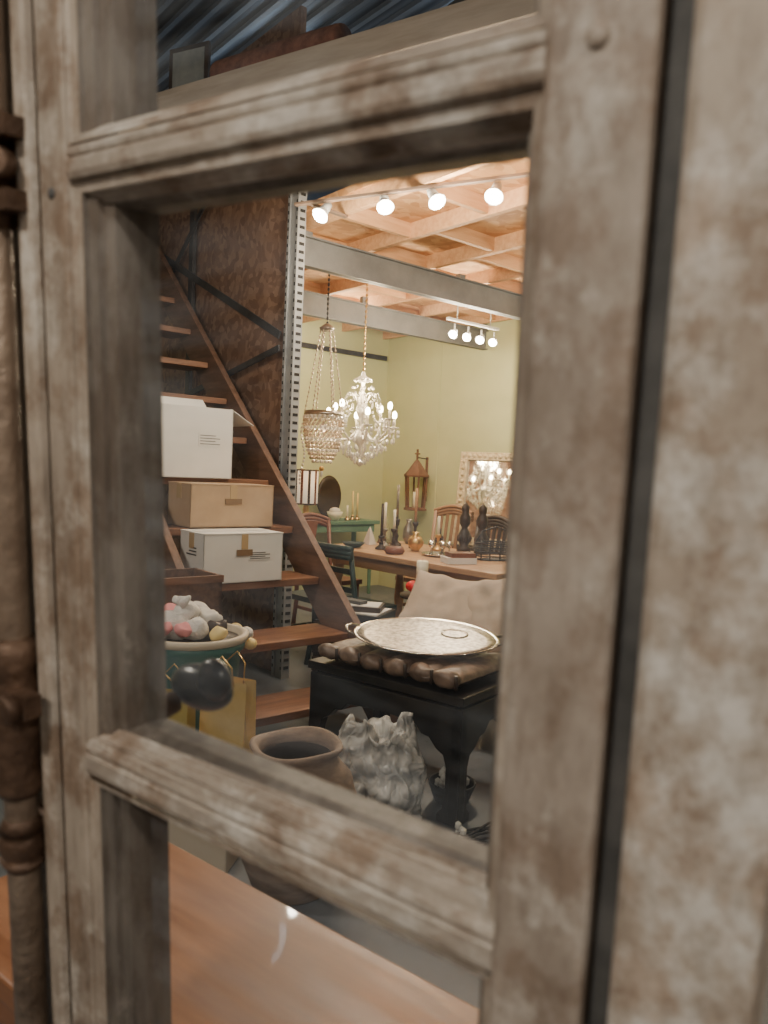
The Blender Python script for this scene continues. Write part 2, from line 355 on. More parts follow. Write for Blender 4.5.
def carton(name,p0,p1,qa,qb,z,h,m,open_=True,label=True):
    w=p1-p0; d=qb-qa; x=B(); t=.006
    x.box2((0,0,0),(w,d,.005),m); x.box2((0,0,0),(t,d,h),m); x.box2((w-t,0,0),(w,d,h),m); x.box2((0,0,0),(w,t,h),m); x.box2((0,d-t,0),(w,d,h),m)
    if open_:
        x.poly([(w-t,.01,h),(w-t,d-.01,h),(w+.15,d-.02,h-.085),(w+.15,.02,h-.085)],(0,0,.004),m)
        x.poly([(0,.01,h),(0,d-.01,h),(-.05,d-.03,h+.12),(-.05,.03,h+.12)],(-.004,0,0),m)
        x.poly([(.01,d,h),(w-.01,d,h),(w-.03,d+.05,h+.07),(.03,d+.05,h+.07)],(0,-.004,0),m)
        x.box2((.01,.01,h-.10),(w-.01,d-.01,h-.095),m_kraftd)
    else:
        x.box2((-.002,-.002,h),(w+.002,d/2-.003,h+.005),m); x.box2((-.002,d/2+.001,h),(w+.002,d+.002,h+.006),m)
        x.box2((w*.46,-.003,h-.08),(w*.54,0,h),m_tape); x.box2((-.003,d*.4,h-.08),(0,d*.6,h),m_tape)
        x.box2((w*.4,-.004,h*.55),(w*.6,-.001,h*.68),m_kraftd)
    if label:
        x.box2((w*.55,-.002,h*.45),(w*.85,0,h*.65),m_white)
        for k in range(4): x.box2((w*.57,-.003,h*(.48+.04*k)),(w*(.83-.06*(k%2)),-.0015,h*(.48+.04*k)+.004),m_ink)
        for k in range(3): x.box2((-.003,d*.3,h*(.55+.07*k)),(-.0005,d*(.7-.1*k),h*(.55+.07*k)+.006),m_ink)
    return x.done(name,RW(p0,qa,z),A0)
carton('white_carton',-4.0,-3.51,-2.80,-2.50,tl(5)+.002,.41,m_white)
carton('cardboard_box',-3.90,-3.38,-3.07,-2.79,tl(4)+.002,.235,m_kraft,open_=False,label=False)
carton('white_carton',-3.96,-3.49,-3.36,-3.09,tl(3)+.002,.255,m_white,open_=False)
x=B(); x.box((.0,0,.09),(.20,.14,.18),m_kraft); x.box((.02,0,.20),(.14,.1,.04),m_joist); x.done('small_parcel',RW(-3.95,-2.13,tl(7)+.002),A0,bevel=.003)
x=B(); x.box((.0,0,.10),(.24,.16,.20),m_kraft); x.box((0,-.081,.1),(.05,.003,.2),m_tape); x.done('small_parcel',RW(-3.88,-1.84,tl(8)+.002),A0,bevel=.003)

# ------------------------------------------------------------ antique door (weathered frame)
r=Vector((.8273,-.5595,-.0489)).normalized(); u=Vector((-.0127,-.1057,.9942)); u=(u-r*u.dot(r)).normalized(); y=u.cross(r)
FM=Matrix((r,y,u)).transposed().to_4x4(); FM.translation=(.0604,.3695,1.3326)
def tb(s,yy): return -(1.3326+s*r.z+yy*y.z)/u.z
door=bpy.data.objects.new('antique_glazed_door',None); sc.collection.objects.link(door); door.matrix_world=FM
def dpart(x,name,bevel=0):
    o=x.done(name,(0,0,0),0,None,bevel,door); return o
TT=.92
def stile(x,s0,s1,y0,y1,m,top=TT):
    vs=[x.bm.verts.new(p) for p in [(s0,y0,tb(s0,y0)),(s1,y0,tb(s1,y0)),(s1,y0,top),(s0,y0,top)]]+[x.bm.verts.new(p) for p in [(s0,y1,tb(s0,y1)),(s1,y1,tb(s1,y1)),(s1,y1,top),(s0,y1,top)]]
    for f in ((0,1,2,3),(7,6,5,4),(0,4,5,1),(1,5,6,2),(2,6,7,3),(3,7,4,0)):
        ff=x.bm.faces.new([vs[k] for k in f]); ff.material_index=x.mi(m)
SL,SR=-.347,.003
x=B(); stile(x,-.3815,SL,0,.045,m_frame); dpart(x,'stile_left',.004)
x=B(); stile(x,-.388,-.3815,.012,.045,m_gap); stile(x,.0527,.066,.012,.045,m_gap); dpart(x,'seams')
x=B(); stile(x,-.410,-.388,-.002,.045,m_frame); dpart(x,'astragal',.006)
x=B(); stile(x,-.452,-.410,.016,.045,m_mould); dpart(x,'outer_edge',.003)
x=B(); stile(x,SR,.0527,0,.045,m_frame2); dpart(x,'stile_right',.004)
x=B(); stile(x,.066,.128,-.004,.05,m_frame3); dpart(x,'meeting_stile',.005)
pan=[(-.62,-.252),(-.222,.189),(.216,.62),(.65,.86)]
rails=[(-.70,-.62),(-.252,-.222),(.189,.216),(.62,.65),(.86,TT)]
for k,(a,b) in enumerate(rails):
    x=B()
    sec=[(.045,a),(.010,a),(.005,a+.0012),(.0015,a+.004),(0,a+.008),(0,b-.0115),(.0012,b-.0100),(.0026,b-.0092),(.0012,b-.0080),(.0006,b-.0055),(.0015,b-.0025),(.005,b-.0006),(.010,b),(.045,b)]
    x.poly([(SL-.001,yy,zz_) for yy,zz_ in sec],(SR-SL+.002,0,0),m_rail); dpart(x,'rail_%d'%(k+1))
x=B(); stile(x,SL,SR,.015,.035,m_frame,top=-.70); dpart(x,'bottom_panel')
prof=[(0,.0045),(.002,.0055),(.0055,.0062),(.0065,.012),(.0085,.0145),(.0115,.0155),(.0122,.026),(.0155,.029),(.0155,.045)]
profL=[(0,.002),(.003,.004),(.010,.0045),(.0115,.0085),(.020,.0095),(.022,.014),(.031,.0155),(.0355,.026),(.0415,.045)]
for k,(a,b) in enumerate(pan):
    x=B(); loops=[]
    for (i,d),(iL,dL) in zip(prof,profL):
        loops.append([x.bm.verts.new(v) for v in ((SL+iL,dL,a+i),(SR-i,d,a+i),(SR-i,d,b-i),(SL+iL,dL,b-i))])
    mi1=x.mi(m_mould); mi2=x.mi(m_rail); mi3=x.mi(m_frame)
    for n,(l1,l2) in enumerate(zip(loops,loops[1:])):
        for j in range(4):
            f=x.bm.faces.new((l1[j],l1[(j+1)%4],l2[(j+1)%4],l2[j]))
            f.material_index=(mi2 if n<6 else mi1) if j in (0,2) else (mi3 if n<2 else mi1)
    dpart(x,'pane_moulding_%d'%(k+1))
    x=B(); vs=[x.bm.verts.new(v) for v in ((SL+.037,.031,a+.014),(SR-.014,.031,a+.014),(SR-.014,.031,b-.014),(SL+.037,.031,b-.014))]
    f=x.bm.faces.new(vs); f.material_index=x.mi(m_glass); dpart(x,'glass_%d'%(k+1))
# cremone bolt
x=B(); x.cyl((-.432,-.006,-1.0),(-.432,-.006,.9),.0135,.0135,m_rod,20)
def fitting(t,h,rr):
    pr=[(.013,0),(rr*.8,.004),(rr,.012),(rr*.75,h*.2),(rr*.95,h*.35),(rr*1.05,h*.5),(rr*.95,h*.65),(rr*.75,h*.8),(rr,h-.012),(rr*.8,h-.004),(.013,h)]
    x.lathe(pr,m_iron,20,(-.432,-.006,t-h/2))
    x.box((-.425,.010,t),(.05,.012,h*.8),m_iron)
fitting(.207,.085,.021); fitting(-.222,.14,.022); fitting(-.335,.05,.019); fitting(.7,.08,.019)
for t_ in (.232,.182): x.box((-.418,-.006,t_),(.05,.022,.014),m_iron)
x.cyl((-.409,-.012,.207),(-.402,-.022,.207),.013,.010,m_iron,14)
x.box((-.415,-.016,-.20),(.05,.014,.018),m_iron); x.cyl((-.402,-.020,-.20),(-.402,-.036,-.20),.008,.012,m_iron,12)
dpart(x,'cremone_bolt',0)
x=B(); x.sph((.0276,-.0005,.205),.0055,m_frame2,(1,.5,1)); x.sph((-.365,-.0005,.185),.004,m_gap,(1,.4,1)); dpart(x,'nail_heads')
# knob on the far side of the left stile
x=B(); x.cyl((-.362,.045,-.232),(-.362,.10,-.226),.012,.010,m_iron,16); x.sph((-.354,.125,-.218),.024,m_black,(1.5,.8,.85),24,16); x.cyl((-.362,.045,-.232),(-.362,.052,-.232),.022,.020,m_iron,20)
x.sph((-.330,.118,-.203),.016,m_black,(1.2,.8,1.2))
dpart(x,'knob')

# ------------------------------------------------------------ narrow varnished desk behind the door
ed=Vector((.789,-.614,0)).normalized(); ang=math.atan2(ed.y,ed.x)
x=B(); L=1.25; W=.325
x.box2((0,-W,.72),(L,0,.75),m_desk)
x.box2((.04,-W+.04,.63),(L-.04,-.04,.72),m_desk)
for (a,b) in ((.06,-.06),(L-.06,-.06),(.06,-W+.10),(L-.06,-W+.10)):
    x.cyl((a,b,0),(a,b,.63),.018,.03,m_desk,4,False)
x.done('console_desk',(-.385,1.24,0),ang,bevel=.004)

# ------------------------------------------------------------ black low table
e2=-.6513
x=B(); tw,td,th=.775,.52,.51
x.box2((-.01,-.01,th-.035),(tw+.01,td+.01,th),m_black); x.box2((.02,.02,th-.06),(tw-.02,td-.02,th-.03),m_black)
def panel(W,place):
    Hh=th-.055
    lw=.062
    left=[(0,0),(0,-Hh*.45),(-.006,-Hh*.8),(0,-Hh+.02),(.0,-Hh),(lw+.03,-Hh),(lw+.034,-Hh+.03),(lw+.012,-Hh+.055),(lw,-Hh*.72),(lw,-Hh*.52),(lw+.015,-Hh*.42),(lw+.05,-Hh*.38),(lw+.085,-Hh*.30),(lw+.12,-Hh*.29),(lw+.15,-Hh*.22),(W*.42,-Hh*.20)]
    place(left+[(W-a,b) for (a,b) in reversed(left)])
Zt=th-.05
panel(tw,lambda pts:x.poly([(a,.0,Zt+b) for a,b in pts],(0,.045,0),m_black))
panel(tw,lambda pts:x.poly([(a,td-.045,Zt+b) for a,b in pts],(0,.045,0),m_black))
panel(td,lambda pts:x.poly([(.0,a,Zt+b) for a,b in pts],(.045,0,0),m_black))
panel(td,lambda pts:x.poly([(tw-.045,a,Zt+b) for a,b in pts],(.045,0,0),m_black))
x.done('black_low_table',(-.29,3.32,0),e2,bevel=.004)
TM=Matrix.Translation((-.29,3.32,0))@Matrix.Rotation(e2,4,'Z')
x=B()
def pad(u_,v_,top):
    X=u_*2-1; Y=v_*2-1
    e=(1-abs(X)**8)*(1-abs(Y)**6); e=max(e,0)**.35
    q=.62+.38*abs(math.sin(u_*PI*6))**.45*(.35+.65*abs(math.sin(v_*PI*2))**.4)
    hz=.038+(.044*q*e if top else -.032*e)
    ov=.012*math.sin(u_*PI*12)*abs(Y)**6
    return Vector((X*.36,Y*.245+ov,hz+.004*noise.noise(Vector((X*9,Y*7,2)))))
x.surf(lambda a,b:pad(a,b,True),112,40,m_brocade); x.surf(lambda a,b:pad(a,b,False),28,10,m_brocade)
for k in range(6):
    c=Vector((-.300+.120*k,-.232+.008*math.sin(k*2),.046)); vs=x.sph(c,.040,m_brocade,(1.50,.95,.84+.08*(k%2)),22,14)
    for v in vs: v.co+=Vector((0,0,1))*.009*noise.noise(v.co*22)+Vector((0,-1,0))*.008*noise.noise(v.co*30+Vector((3,3,3)))
    x.cyl(c+Vector((.060,-.02,-.028)),c+Vector((.060,-.024,.028)),.007,.007,m_dark,8)
x.done('tufted_brocade_cushion',TM@Vector((.385,.255,th+.003)),e2)
x=B(); sy=.78
x.lathe([(0.001,0),(.20,0),(.225,.004),(.25,.016),(.30,.024),(.312,.028),(.316,.024),(.30,.016),(.25,.006),(.22,-.005),(.001,-.005)],m_silver,64,sy=sy)
x.lathe([(.252,.0172),(.298,.0245),(.298,.0255),(.252,.0185)],m_silverd,64,sy=sy)
x.lathe([(.10,.0005),(.18,.0005),(.18,.0018),(.10,.0018)],m_silverd,48,sy=sy)
for s_ in (-1,1):
    x.tube([(s_*.30,-.06,.024),(s_*.335,-.05,.032),(s_*.352,0,.036),(s_*.335,.05,.032),(s_*.30,.06,.024)],.006,m_silver)
for k in range(9):
    a=.3+k*.43; c=Vector((.04*k-.15,-.07+.04*(k%3),.010))
    d=Vector((math.cos(a),math.sin(a),0)); x.tube([c-d*.09,c,c+d*.08],.006,m_pewter); x.sph(c+d*.095,.022,m_pewter,(1,1,.35),10,6)
x.lathe([(.001,.002),(.03,.002),(.06,.022),(.054,.022),(.03,.006),(.001,.006)],m_silverd,24,(.12,.07,0))
x.lathe([(.001,.002),(.025,.002),(.05,.018),(.045,.018),(.025,.005),(.001,.005)],m_pewter,24,(-.11,.08,0))
x.lathe([(.001,.002),(.05,.002),(.075,.012),(.070,.012),(.045,.005),(.001,.005)],m_pewter,24,(.0,-.03,0))
pm=Matrix.Translation((.205,3.285,th+.114))@Matrix.Rotation(math.radians(6),4,'X')@Matrix.Rotation(-.12,4,'Z')
x.done('silver_platter',mat=pm)

# ------------------------------------------------------------ jar, sack, bags, bin
x=B()
x.lathe([(.001,0),(.12,0),(.13,.01),(.165,.10),(.19,.22),(.195,.30),(.18,.37),(.145,.41),(.132,.425),(.138,.445),(.150,.458),(.148,.468),(.136,.468),(.122,.455),(.116,.43),(.13,.40),(.165,.36),(.178,.29),(.15,.10),(.10,.03),(.001,.03)],m_pot,48,fn=lambda v,a:v*(1+.012*math.sin(3*a+v.z*9)) )
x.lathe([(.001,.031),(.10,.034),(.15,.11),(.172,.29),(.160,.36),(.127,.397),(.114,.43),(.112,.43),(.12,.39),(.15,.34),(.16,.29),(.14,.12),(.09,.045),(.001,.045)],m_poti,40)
x.lathe([(.1955,.292),(.199,.30),(.1955,.308),(.19,.30)],m_pot,40)
x.done('earthenware_jar',(-.245,2.42,0))
# slumped open plastic carrier bag, wider at the middle, torn irregular mouth leaning left
x=B(); prof_=[(.001,0),(.085,.002),(.115,.018)]
NP=34
for k in range(NP):
    t=k/(NP-1); prof_.append((.122+.042*math.sin(PI*min(1,t*1.05))-.012*t,.035+.36*t))
prof_+= [(.085,.375),(.06,.33),(.001,.32)]
NB=len(prof_)
def sk(v,a):
    if v.z<.004: return v
    L_=Vector((v.x,v.y,0)).length
    if L_<.01: return v+Vector((-.03,0,0))
    rad=Vector((v.x,v.y,0))/L_
    p=Vector((math.cos(a)*1.2,math.sin(a)*1.2,v.z*4.5))
    n=noise.noise(p*1.4+Vector((2,7,1))); n2=1-2*abs(noise.noise(p*2.6+Vector((4,4,4)))); n3=1-2*abs(noise.noise(p*5.2+Vector((8,1,4))))
    amt=min(1,v.z/.05)
    top=max(0,(v.z-.28)/.12)
    v=v+rad*(n*.055+(n2-.7)*.022+(n3-.7)*.009)*amt
    v.z+=top*(.030*math.sin(a*2+.8)+.018*math.sin(a*5)+.010*math.sin(a*11))
    v.x-=.16*max(0,v.z-.20); return v
x.lathe(prof_,m_sack,110,fn=sk,sy=.85)
x.done('slumped_plastic_bag',(.045,2.84,0))
x=B(); x.box2((-.20,-.12,0),(.20,.12,.30),m_cream); x.box2((-.204,-.124,.27),(.204,.124,.303),m_white); x.done('storage_box',(-.645,2.60,0),-.15,bevel=.006)
def giftbag(name,loc,rot,w,d,h,m):
    x=B()
    def V(*a): return x.bm.verts.new(a)
    lo=[V(-w/2,-d/2,0),V(w/2,-d/2,0),V(w/2,d/2,0),V(-w/2,d/2,0)]
    mid=[V(-w/2,-d/2*.9,h*.5),V(w/2,-d/2*.9,h*.5),V(w/2,d/2*.9,h*.5),V(-w/2,d/2*.9,h*.5)]
    hi=[V(-w/2,-d/2*.75,h),V(w/2,-d/2*.75,h),V(w/2,d/2*.75,h),V(-w/2,d/2*.75,h)]
    mL=[V(-w/2+.03,0,h),V(w/2-.03,0,h)]; mm=[V(-w/2+.015,0,h*.5),V(w/2-.015,0,h*.5)]
    F=[(lo[0],lo[1],mid[1],mid[0]),(mid[0],mid[1],hi[1],hi[0]),(lo[2],lo[3],mid[3],mid[2]),(mid[2],mid[3],hi[3],hi[2]),(lo[3],lo[2],lo[1],lo[0]),
       (lo[1],lo[2],mm[1]),(lo[1],mm[1],mid[1]),(lo[2],mid[2],mm[1]),(mid[1],mm[1],mL[1],hi[1]),(mm[1],mid[2],hi[2],mL[1]),
       (lo[3],lo[0],mm[0]),(lo[0],mid[0],mm[0]),(lo[3],mm[0],mid[3]),(mid[0],hi[0],mL[0],mm[0]),(mm[0],mL[0],hi[3],mid[3])]
    for f in F: ff=x.bm.faces.new(f); ff.material_index=x.mi(m)
    for s_ in (-1,1):
        yy=s_*d/2*.76
        x.tube([(-w*.22,yy,h-.02),(-w*.2,yy+s_*.01,h+.05),(0,yy+s_*.015,h+.085),(w*.2,yy+s_*.01,h+.05),(w*.22,yy,h-.02)],.003,m_brass,6)
    return x.done(name,loc,rot)
giftbag('gold_gift_bag',(-.505,2.60,.305),-.40,.18,.08,.31,m_gold)
giftbag('gold_gift_bag',(-.715,2.61,.305),-.1,.17,.10,.25,m_gold2)
x=B()
x.lathe([(.001,0),(.15,0),(.155,.02),(.185,.62),(.20,.63),(.205,.66),(.19,.665),(.18,.64),(.15,.10),(.001,.08)],m_teal,40)
x.lathe([(.19,.655),(.212,.662),(.215,.685),(.20,.69),(.185,.685),(.185,.665)],m_cream,40)
x.lathe([(.001,.64),(.17,.64),(.18,.665),(.001,.68)],m_dark,32)
blobs=[(-.06,-.06,.72,.06,m_plush),(.03,-.09,.715,.045,m_plush),(-.10,.03,.73,.06,m_pink),(.05,.03,.73,.05,m_cloth),(.10,-.04,.715,.035,m_dark),(-.01,.09,.73,.06,m_plush),(-.02,-.03,.77,.045,m_plush),(-.005,-.13,.72,.03,m_pink),(-.08,-.13,.72,.03,m_pink),(-.02,-.06,.815,.02,m_plush),(-.055,-.03,.812,.02,m_plush),(.12,-.10,.70,.03,m_ycandle)]
for (a,b,c,rr,mm_) in blobs:
    vs=x.ico((a,b,c),rr,mm_,(1.15,1,.85),3,True)
    for v in vs: v.co+=v.co.normalized()*.022*noise.noise(v.co*26)
x.done('storage_tub_with_plush_toys',(-.725,2.98,0))
x=B(); t=.015; w_,d_,h_=.36,.26,.86
x.box2((0,0,0),(w_,d_,t),m_string); x.box2((0,0,0),(w_,t,h_),m_string); x.box2((0,d_-t,0),(w_,d_,h_),m_string); x.box2((0,0,0),(t,d_,h_),m_string); x.box2((w_-t,0,0),(w_,d_,h_),m_string)
x.box2((.03,.03,h_-.12),(w_-.03,d_-.03,h_-.10),m_dark); x.box2((-.004,-.006,h_-.03),(w_+.004,0,h_),m_stair)
x.done('plywood_crate',RW(-4.50,-3.90,0),A0)
x=B()
for k in range(6):
    a=k*1.1; x.ico((.05*math.cos(a),.05*math.sin(a),.03+.03*(k%3)),.035,m_plush if k%2 else m_ycandle,(1,1,.85),2,True)
x.done('knitted_bundle',RW(-3.93,-3.70,tl(2)+.004),0)
x=B()
x.lathe([(.001,0),(.07,0),(.09,.05),(.10,.08),(.095,.08),(.085,.05),(.065,.01),(.001,.01)],m_dsteel,20)
for k in range(26):
    a=random.random()*6.3; rr=.07*math.sqrt(random.random()); x.ico((rr*math.cos(a),rr*math.sin(a),.05+.08*random.random()),.015,m_bead,(1,1,1.4),1)
x.done('bowl_of_crystal_drops',(.33,3.12,0))
x=B()
for k in range(6):
    x.tube([(.09*math.cos(t*.5+k),.07*math.sin(t*.5+k*1.3),.008+.016*k+.012*math.sin(t)) for t in range(14)],.005,m_dsteel,6)
for k in range(16): x.ico((.09*math.cos(k*2.1),.07*math.sin(k*1.7),.02+.007*k),.013,m_bead,(1,1,1.3),1)
x.done('tangle_of_cable_and_crystals',(.36,2.66,0))

# ------------------------------------------------------------ bench and pillows
x=B(); x.box2((0,0,.16),(1.35,.40,.30),m_sofa); x.box2((.01,-.01,.30),(1.34,.39,.40),m_sofa)
for a in (.05,1.3):
    for b in (.05,.35): x.cyl((a,b,0),(a,b,.16),.018,.028,m_dark,12)
x.done('upholstered_bench',(.03,4.08,0),e2,bevel=.02)
def pillow(name,mat,s,t,m):
    x=B()
    def f(sign):
        def g(a,b):
            X=a*2-1;Y=b*2-1
            ex=1-.07*(1-Y*Y)*abs(X)**3; ey=1-.07*(1-X*X)*abs(Y)**3
            hgt=t*max(0,(1-X**4)*(1-Y**4))**.55+.014*noise.noise(Vector((X*3,Y*3,sign)))+.006*math.sin(X*9+Y*4)
            if abs(X)>.999 or abs(Y)>.999: hgt=0
            return Vector((X*s*ex,sign*hgt,Y*s*ey))
        return g
    x.surf(f(1),24,24,m); x.surf(f(-1),24,24,m)
    bmesh.ops.remove_doubles(x.bm,verts=x.bm.verts,dist=.0005)
    return x.done(name,mat=mat)
def pmx(loc,rz,rx,ry=0): return Matrix.Translation(loc)@Matrix.Rotation(rz,4,'Z')@Matrix.Rotation(rx,4,'X')@Matrix.Rotation(ry,4,'Y')
pillow('linen_pillow',pmx((.345,4.14,.595),-.30,-.75,.16),.235,.08,m_pillow)
pillow('linen_pillow',pmx((.62,4.03,.61),-.6,-.50,-.22),.22,.075,m_pillow)
pillow('linen_pillow',pmx((.88,3.84,.61),-.6,-.4,.05),.20,.075,m_pillow)

x=B(); x.lathe([(.001,0),(.13,0),(.13,.015),(.03,.03),(.018,.06),(.025,.25),(.016,.4),(.03,.57),(.13,.58),(.13,.60),(.001,.60)],m_dark,28); x.done('pedestal_stand',(.25,4.69,0))
x=B()
for k in range(10):
    a=k*PI/5; x.ico((.065*math.cos(a),.065*math.sin(a),.045),.035,m_red,(1,1,.9),2,True)
x.lathe([(.001,0),(.06,0),(.07,.02),(.075,.06),(.06,.065),(.001,.065)],m_red,24)
x.lathe([(.001,.065),(.036,.065),(.036,.20),(.03,.205),(.001,.20)],m_candle,24); x.cyl((0,0,.20),(0,0,.22),.0015,.001,m_ink,6)
x.done('pillar_candle_in_red_holder',(.25,4.69,.602))

x=B()
x.box2((-.2,-.15,.02),(.2,.15,.44),m_dark)
for k in range(4): x.box2((-.205,-.155,.03+.105*k),(.205,.155,.115+.105*k),m_dark)
x.box2((-.2,-.15,0),(.2,.15,.03),m_dark)
x.done('wooden_crate',(-.15,4.63,0),-.35,bevel=.004)
x=B(); 
x.box2((-.21,-.15,0),(.21,.15,.05),m_black); x.box2((-.19,-.13,.05),(.19,.13,.056),m_white)
x.box((.02,.0,.072),(.30,.20,.03),m_dark,Matrix.Rotation(.2,3,'Z')); x.box((.02,.0,.089),(.27,.17,.004),m_white,Matrix.Rotation(.2,3,'Z'))
x.box((-.02,.0,.102),(.18,.07,.02),m_ink,Matrix.Rotation(-.3,3,'Z'))
x.done('stack_of_framed_prints',(-.15,4.63,.448),-.35)

# ------------------------------------------------------------ dining group
ea=math.atan2(-.733,.68); TA=Vector((-.5,5.85,0)); te=Vector((.6801,-.7331,0)); tw_=Vector((.7331,.6801,0))
def TP(i,j,z=.762): return TA+te*i+tw_*j+Vector((0,0,z))
x=B(); x.box2((0,0,.72),(1.75,.9,.76),m_dwood); x.box2((.08,.08,.63),(1.67,.82,.72),m_dwood)
for a in (.12,1.63):
    for b in (.12,.78): x.lathe([(.035,.0),(.04,.05),(.025,.10),(.04,.3),(.03,.5),(.045,.56),(.045,.66)],m_dwood,14,(a,b,0))
x.done('dining_table',TA,ea,bevel=.006)
def chair(name,loc,rot,m,sh=.45,bh=.95,w=.40,d=.40,style='slat'):
    x=B(); x.box2((-w/2,-d/2,sh-.035),(w/2,d/2,sh),m)
    for a in (-1,1):
        x.cyl((a*(w/2-.03),d/2-.03,0),(a*(w/2-.03),d/2-.03,sh-.03),.014,.02,m,10)
        x.tube([(a*(w/2-.03),-d/2-.03,0),(a*(w/2-.025),-d/2+.02,sh*.6),(a*(w/2-.02),-d/2+.015,sh),(a*(w/2-.02),-d/2-.05,bh-.03)],.018,m,10)
        x.beam((a*(w/2-.03),-d/2+.02,.2),(a*(w/2-.03),d/2-.03,.2),.018,.025,m)
    x.beam((-w/2+.03,0,.2),(w/2-.03,0,.2),.018,.025,m)
    n=10
    arc=[(-w/2+ w*k/n, -d/2-.055-.02*math.sin(PI*k/n), bh-.03+(.05*math.sin(PI*k/n) if style!='plain' else .01)) for k in range(n+1)]
    for h_ in (0,-.03,-.055): x.tube([(a,b,c+h_) for a,b,c in arc],.019,m,8)
    if style=='slat':
        for k in range(5):
            xx=-w*.3+k*w*.15; x.beam((xx,-d/2+.01,sh),(xx,-d/2-.06,bh-.05),.03,.01,m,up=(0,1,0))
    elif style=='splat':
        x.poly([(-.03,-d/2,sh),(.03,-d/2,sh),(.05,-d/2-.02,sh+.15),(.03,-d/2-.03,sh+.25),(.07,-d/2-.05,bh-.04),(-.07,-d/2-.05,bh-.04),(-.03,-d/2-.03,sh+.25),(-.05,-d/2-.02,sh+.15)],(0,-.012,0),m)
    else:
        for h_ in (.12,.24): x.beam((-w/2+.02,-d/2-.01-h_*.1,sh+h_),(w/2-.02,-d/2-.01-h_*.1,sh+h_),.012,.035,m)
    return x.done(name,loc,rot)
def rd(v): return math.atan2(v.y,v.x)-PI/2
chair('dining_chair',TP(-.26,.33,0),rd(te),m_rwood,bh=.93,style='splat')
chair('metal_chair',TP(.33,-.22,0),rd(tw_),m_tealmet,bh=.86,w=.37,d=.36,style='plain')
chair('metal_chair',TP(.76,-.22,0),rd(tw_),m_tealmet,bh=.86,w=.37,d=.36,style='plain')
chair('dining_chair',TP(.12,1.14,0),rd(-tw_),m_bwood,bh=1.04,w=.44,style='slat')
chair('dining_chair',TP(1.0,1.16,0),rd(-tw_),m_dark,bh=1.02,style='splat')
chair('dining_chair',TP(.57,1.16,0),rd(-tw_),m_dark,bh=.98,w=.38,style='slat')
def candlestick(name,loc,h,ms,mcand,ch=.18,r0=.045):
    x=B(); x.lathe([(.001,0),(r0,0),(r0,.012),(r0*.4,.03),(r0*.22,.06),(r0*.4,h*.4),(r0*.2,h*.5),(r0*.25,h*.8),(r0*.5,h-.02),(r0*.55,h),(.001,h)],ms,20)
    if ch: x.cyl((0,0,h-.01),(0,0,h+ch),.011,.010,mcand,12)
    return x.done(name,loc)
candlestick('candlestick',TP(.38,.47),.22,m_dark,m_pewter,.26)
candlestick('candlestick',TP(.47,.58),.20,m_dark,m_dwood,.26)
candlestick('candlestick',TP(.30,.42),.14,m_pewter,m_candle,.20)
candlestick('candlestick',TP(.53,.30),.16,m_dark,m_candle,.14)
candlestick('candlestick',TP(.24,.60),.18,m_dark,m_candle,.10)
candlestick('candlestick',TP(.44,.26),.10,m_dark,m_dark,.24)
candlestick('candlestick',TP(.66,.64),.12,m_brass,m_candle,.14)
def turned(loc):
    x=B(); x.lathe([(.001,0),(.055,0),(.055,.03),(.03,.04),(.045,.08),(.05,.12),(.03,.16),(.022,.18),(.04,.21),(.042,.26),(.025,.29),(.03,.31),(.03,.34),(.012,.36),(.001,.375)],m_dark,20)
    for k in range(8):
        a=k*PI/4; x.sph((.045*math.cos(a),.045*math.sin(a),.10),.013,m_dark,(1,1,2.2),8,6)
    x.done('carved_finial',loc)
turned(TP(.78,.80)); turned(TP(.95,.80))
x=B(); x.lathe([(.001,0),(.03,0),(.03,.01),(.055,.04),(.06,.07),(.045,.10),(.02,.12),(.03,.14),(.001,.14)],m_brass,24); x.done('brass_jar',TP(.62,.44))
x=B(); x.lathe([(.001,0),(.07,0),(.014,.17),(.001,.19)],m_silver,4,smooth=False); x.done('pyramid_ornament',TP(.10,.62))
x=B(); x.lathe([(.001,0),(.055,0),(.012,.12),(.001,.14)],m_cloth,4,smooth=False); x.done('pyramid_ornament',TP(.13,.42))
x=B(); x.lathe([(.001,0),(.025,0),(.05,.05),(.045,.12),(.02,.17),(.028,.20),(.001,.20)],m_pewter,20); x.done('small_vase',TP(.20,.78))
x=B(); x.lathe([(.001,0),(.03,0),(.045,.04),(.03,.09),(.012,.12),(.012,.16),(.001,.16)],m_dark,20); x.done('small_vase',TP(.56,.76))
x=B(); x.lathe([(.001,0),(.11,0),(.13,.015),(.125,.018),(.105,.005),(.001,.005)],m_silver,32)
for k in range(5):
    a=k*1.25; x.lathe([(.001,.006),(.018,.006),(.006,.02),(.005,.05),(.022,.07),(.024,.10),(.022,.10),(.001,.07)],m_silver,12,(.07*math.cos(a),.07*math.sin(a),0))
x.done('tray_of_goblets',TP(.92,.38))
x=B()
for k in range(4):
    z=.03+.03*k; x.tube([(.15*math.cos(a*PI/12),.09*math.sin(a*PI/12),z) for a in range(25)],.005,m_dsteel,6)
for k in range(12):
    a=k*PI/6; x.cyl((.14*math.cos(a),.08*math.sin(a),0),(.15*math.cos(a),.09*math.sin(a),.13),.004,.004,m_dsteel,6)
x.lathe([(.001,0),(.13,0),(.13,.006),(.001,.006)],m_dsteel,20,sy=.6)
x.tube([(-.15,0,.12),(-.10,0,.20),(0,0,.23),(.10,0,.20),(.15,0,.12)],.005,m_dsteel,6)
x.done('wire_basket',TP(1.26,.58),.3)
x=B(); x.box((0,0,.02),(.2,.14,.04),m_white); x.box((.01,0,.055),(.17,.12,.03),m_rwood); x.done('stack_of_books',TP(1.28,.18),.3)
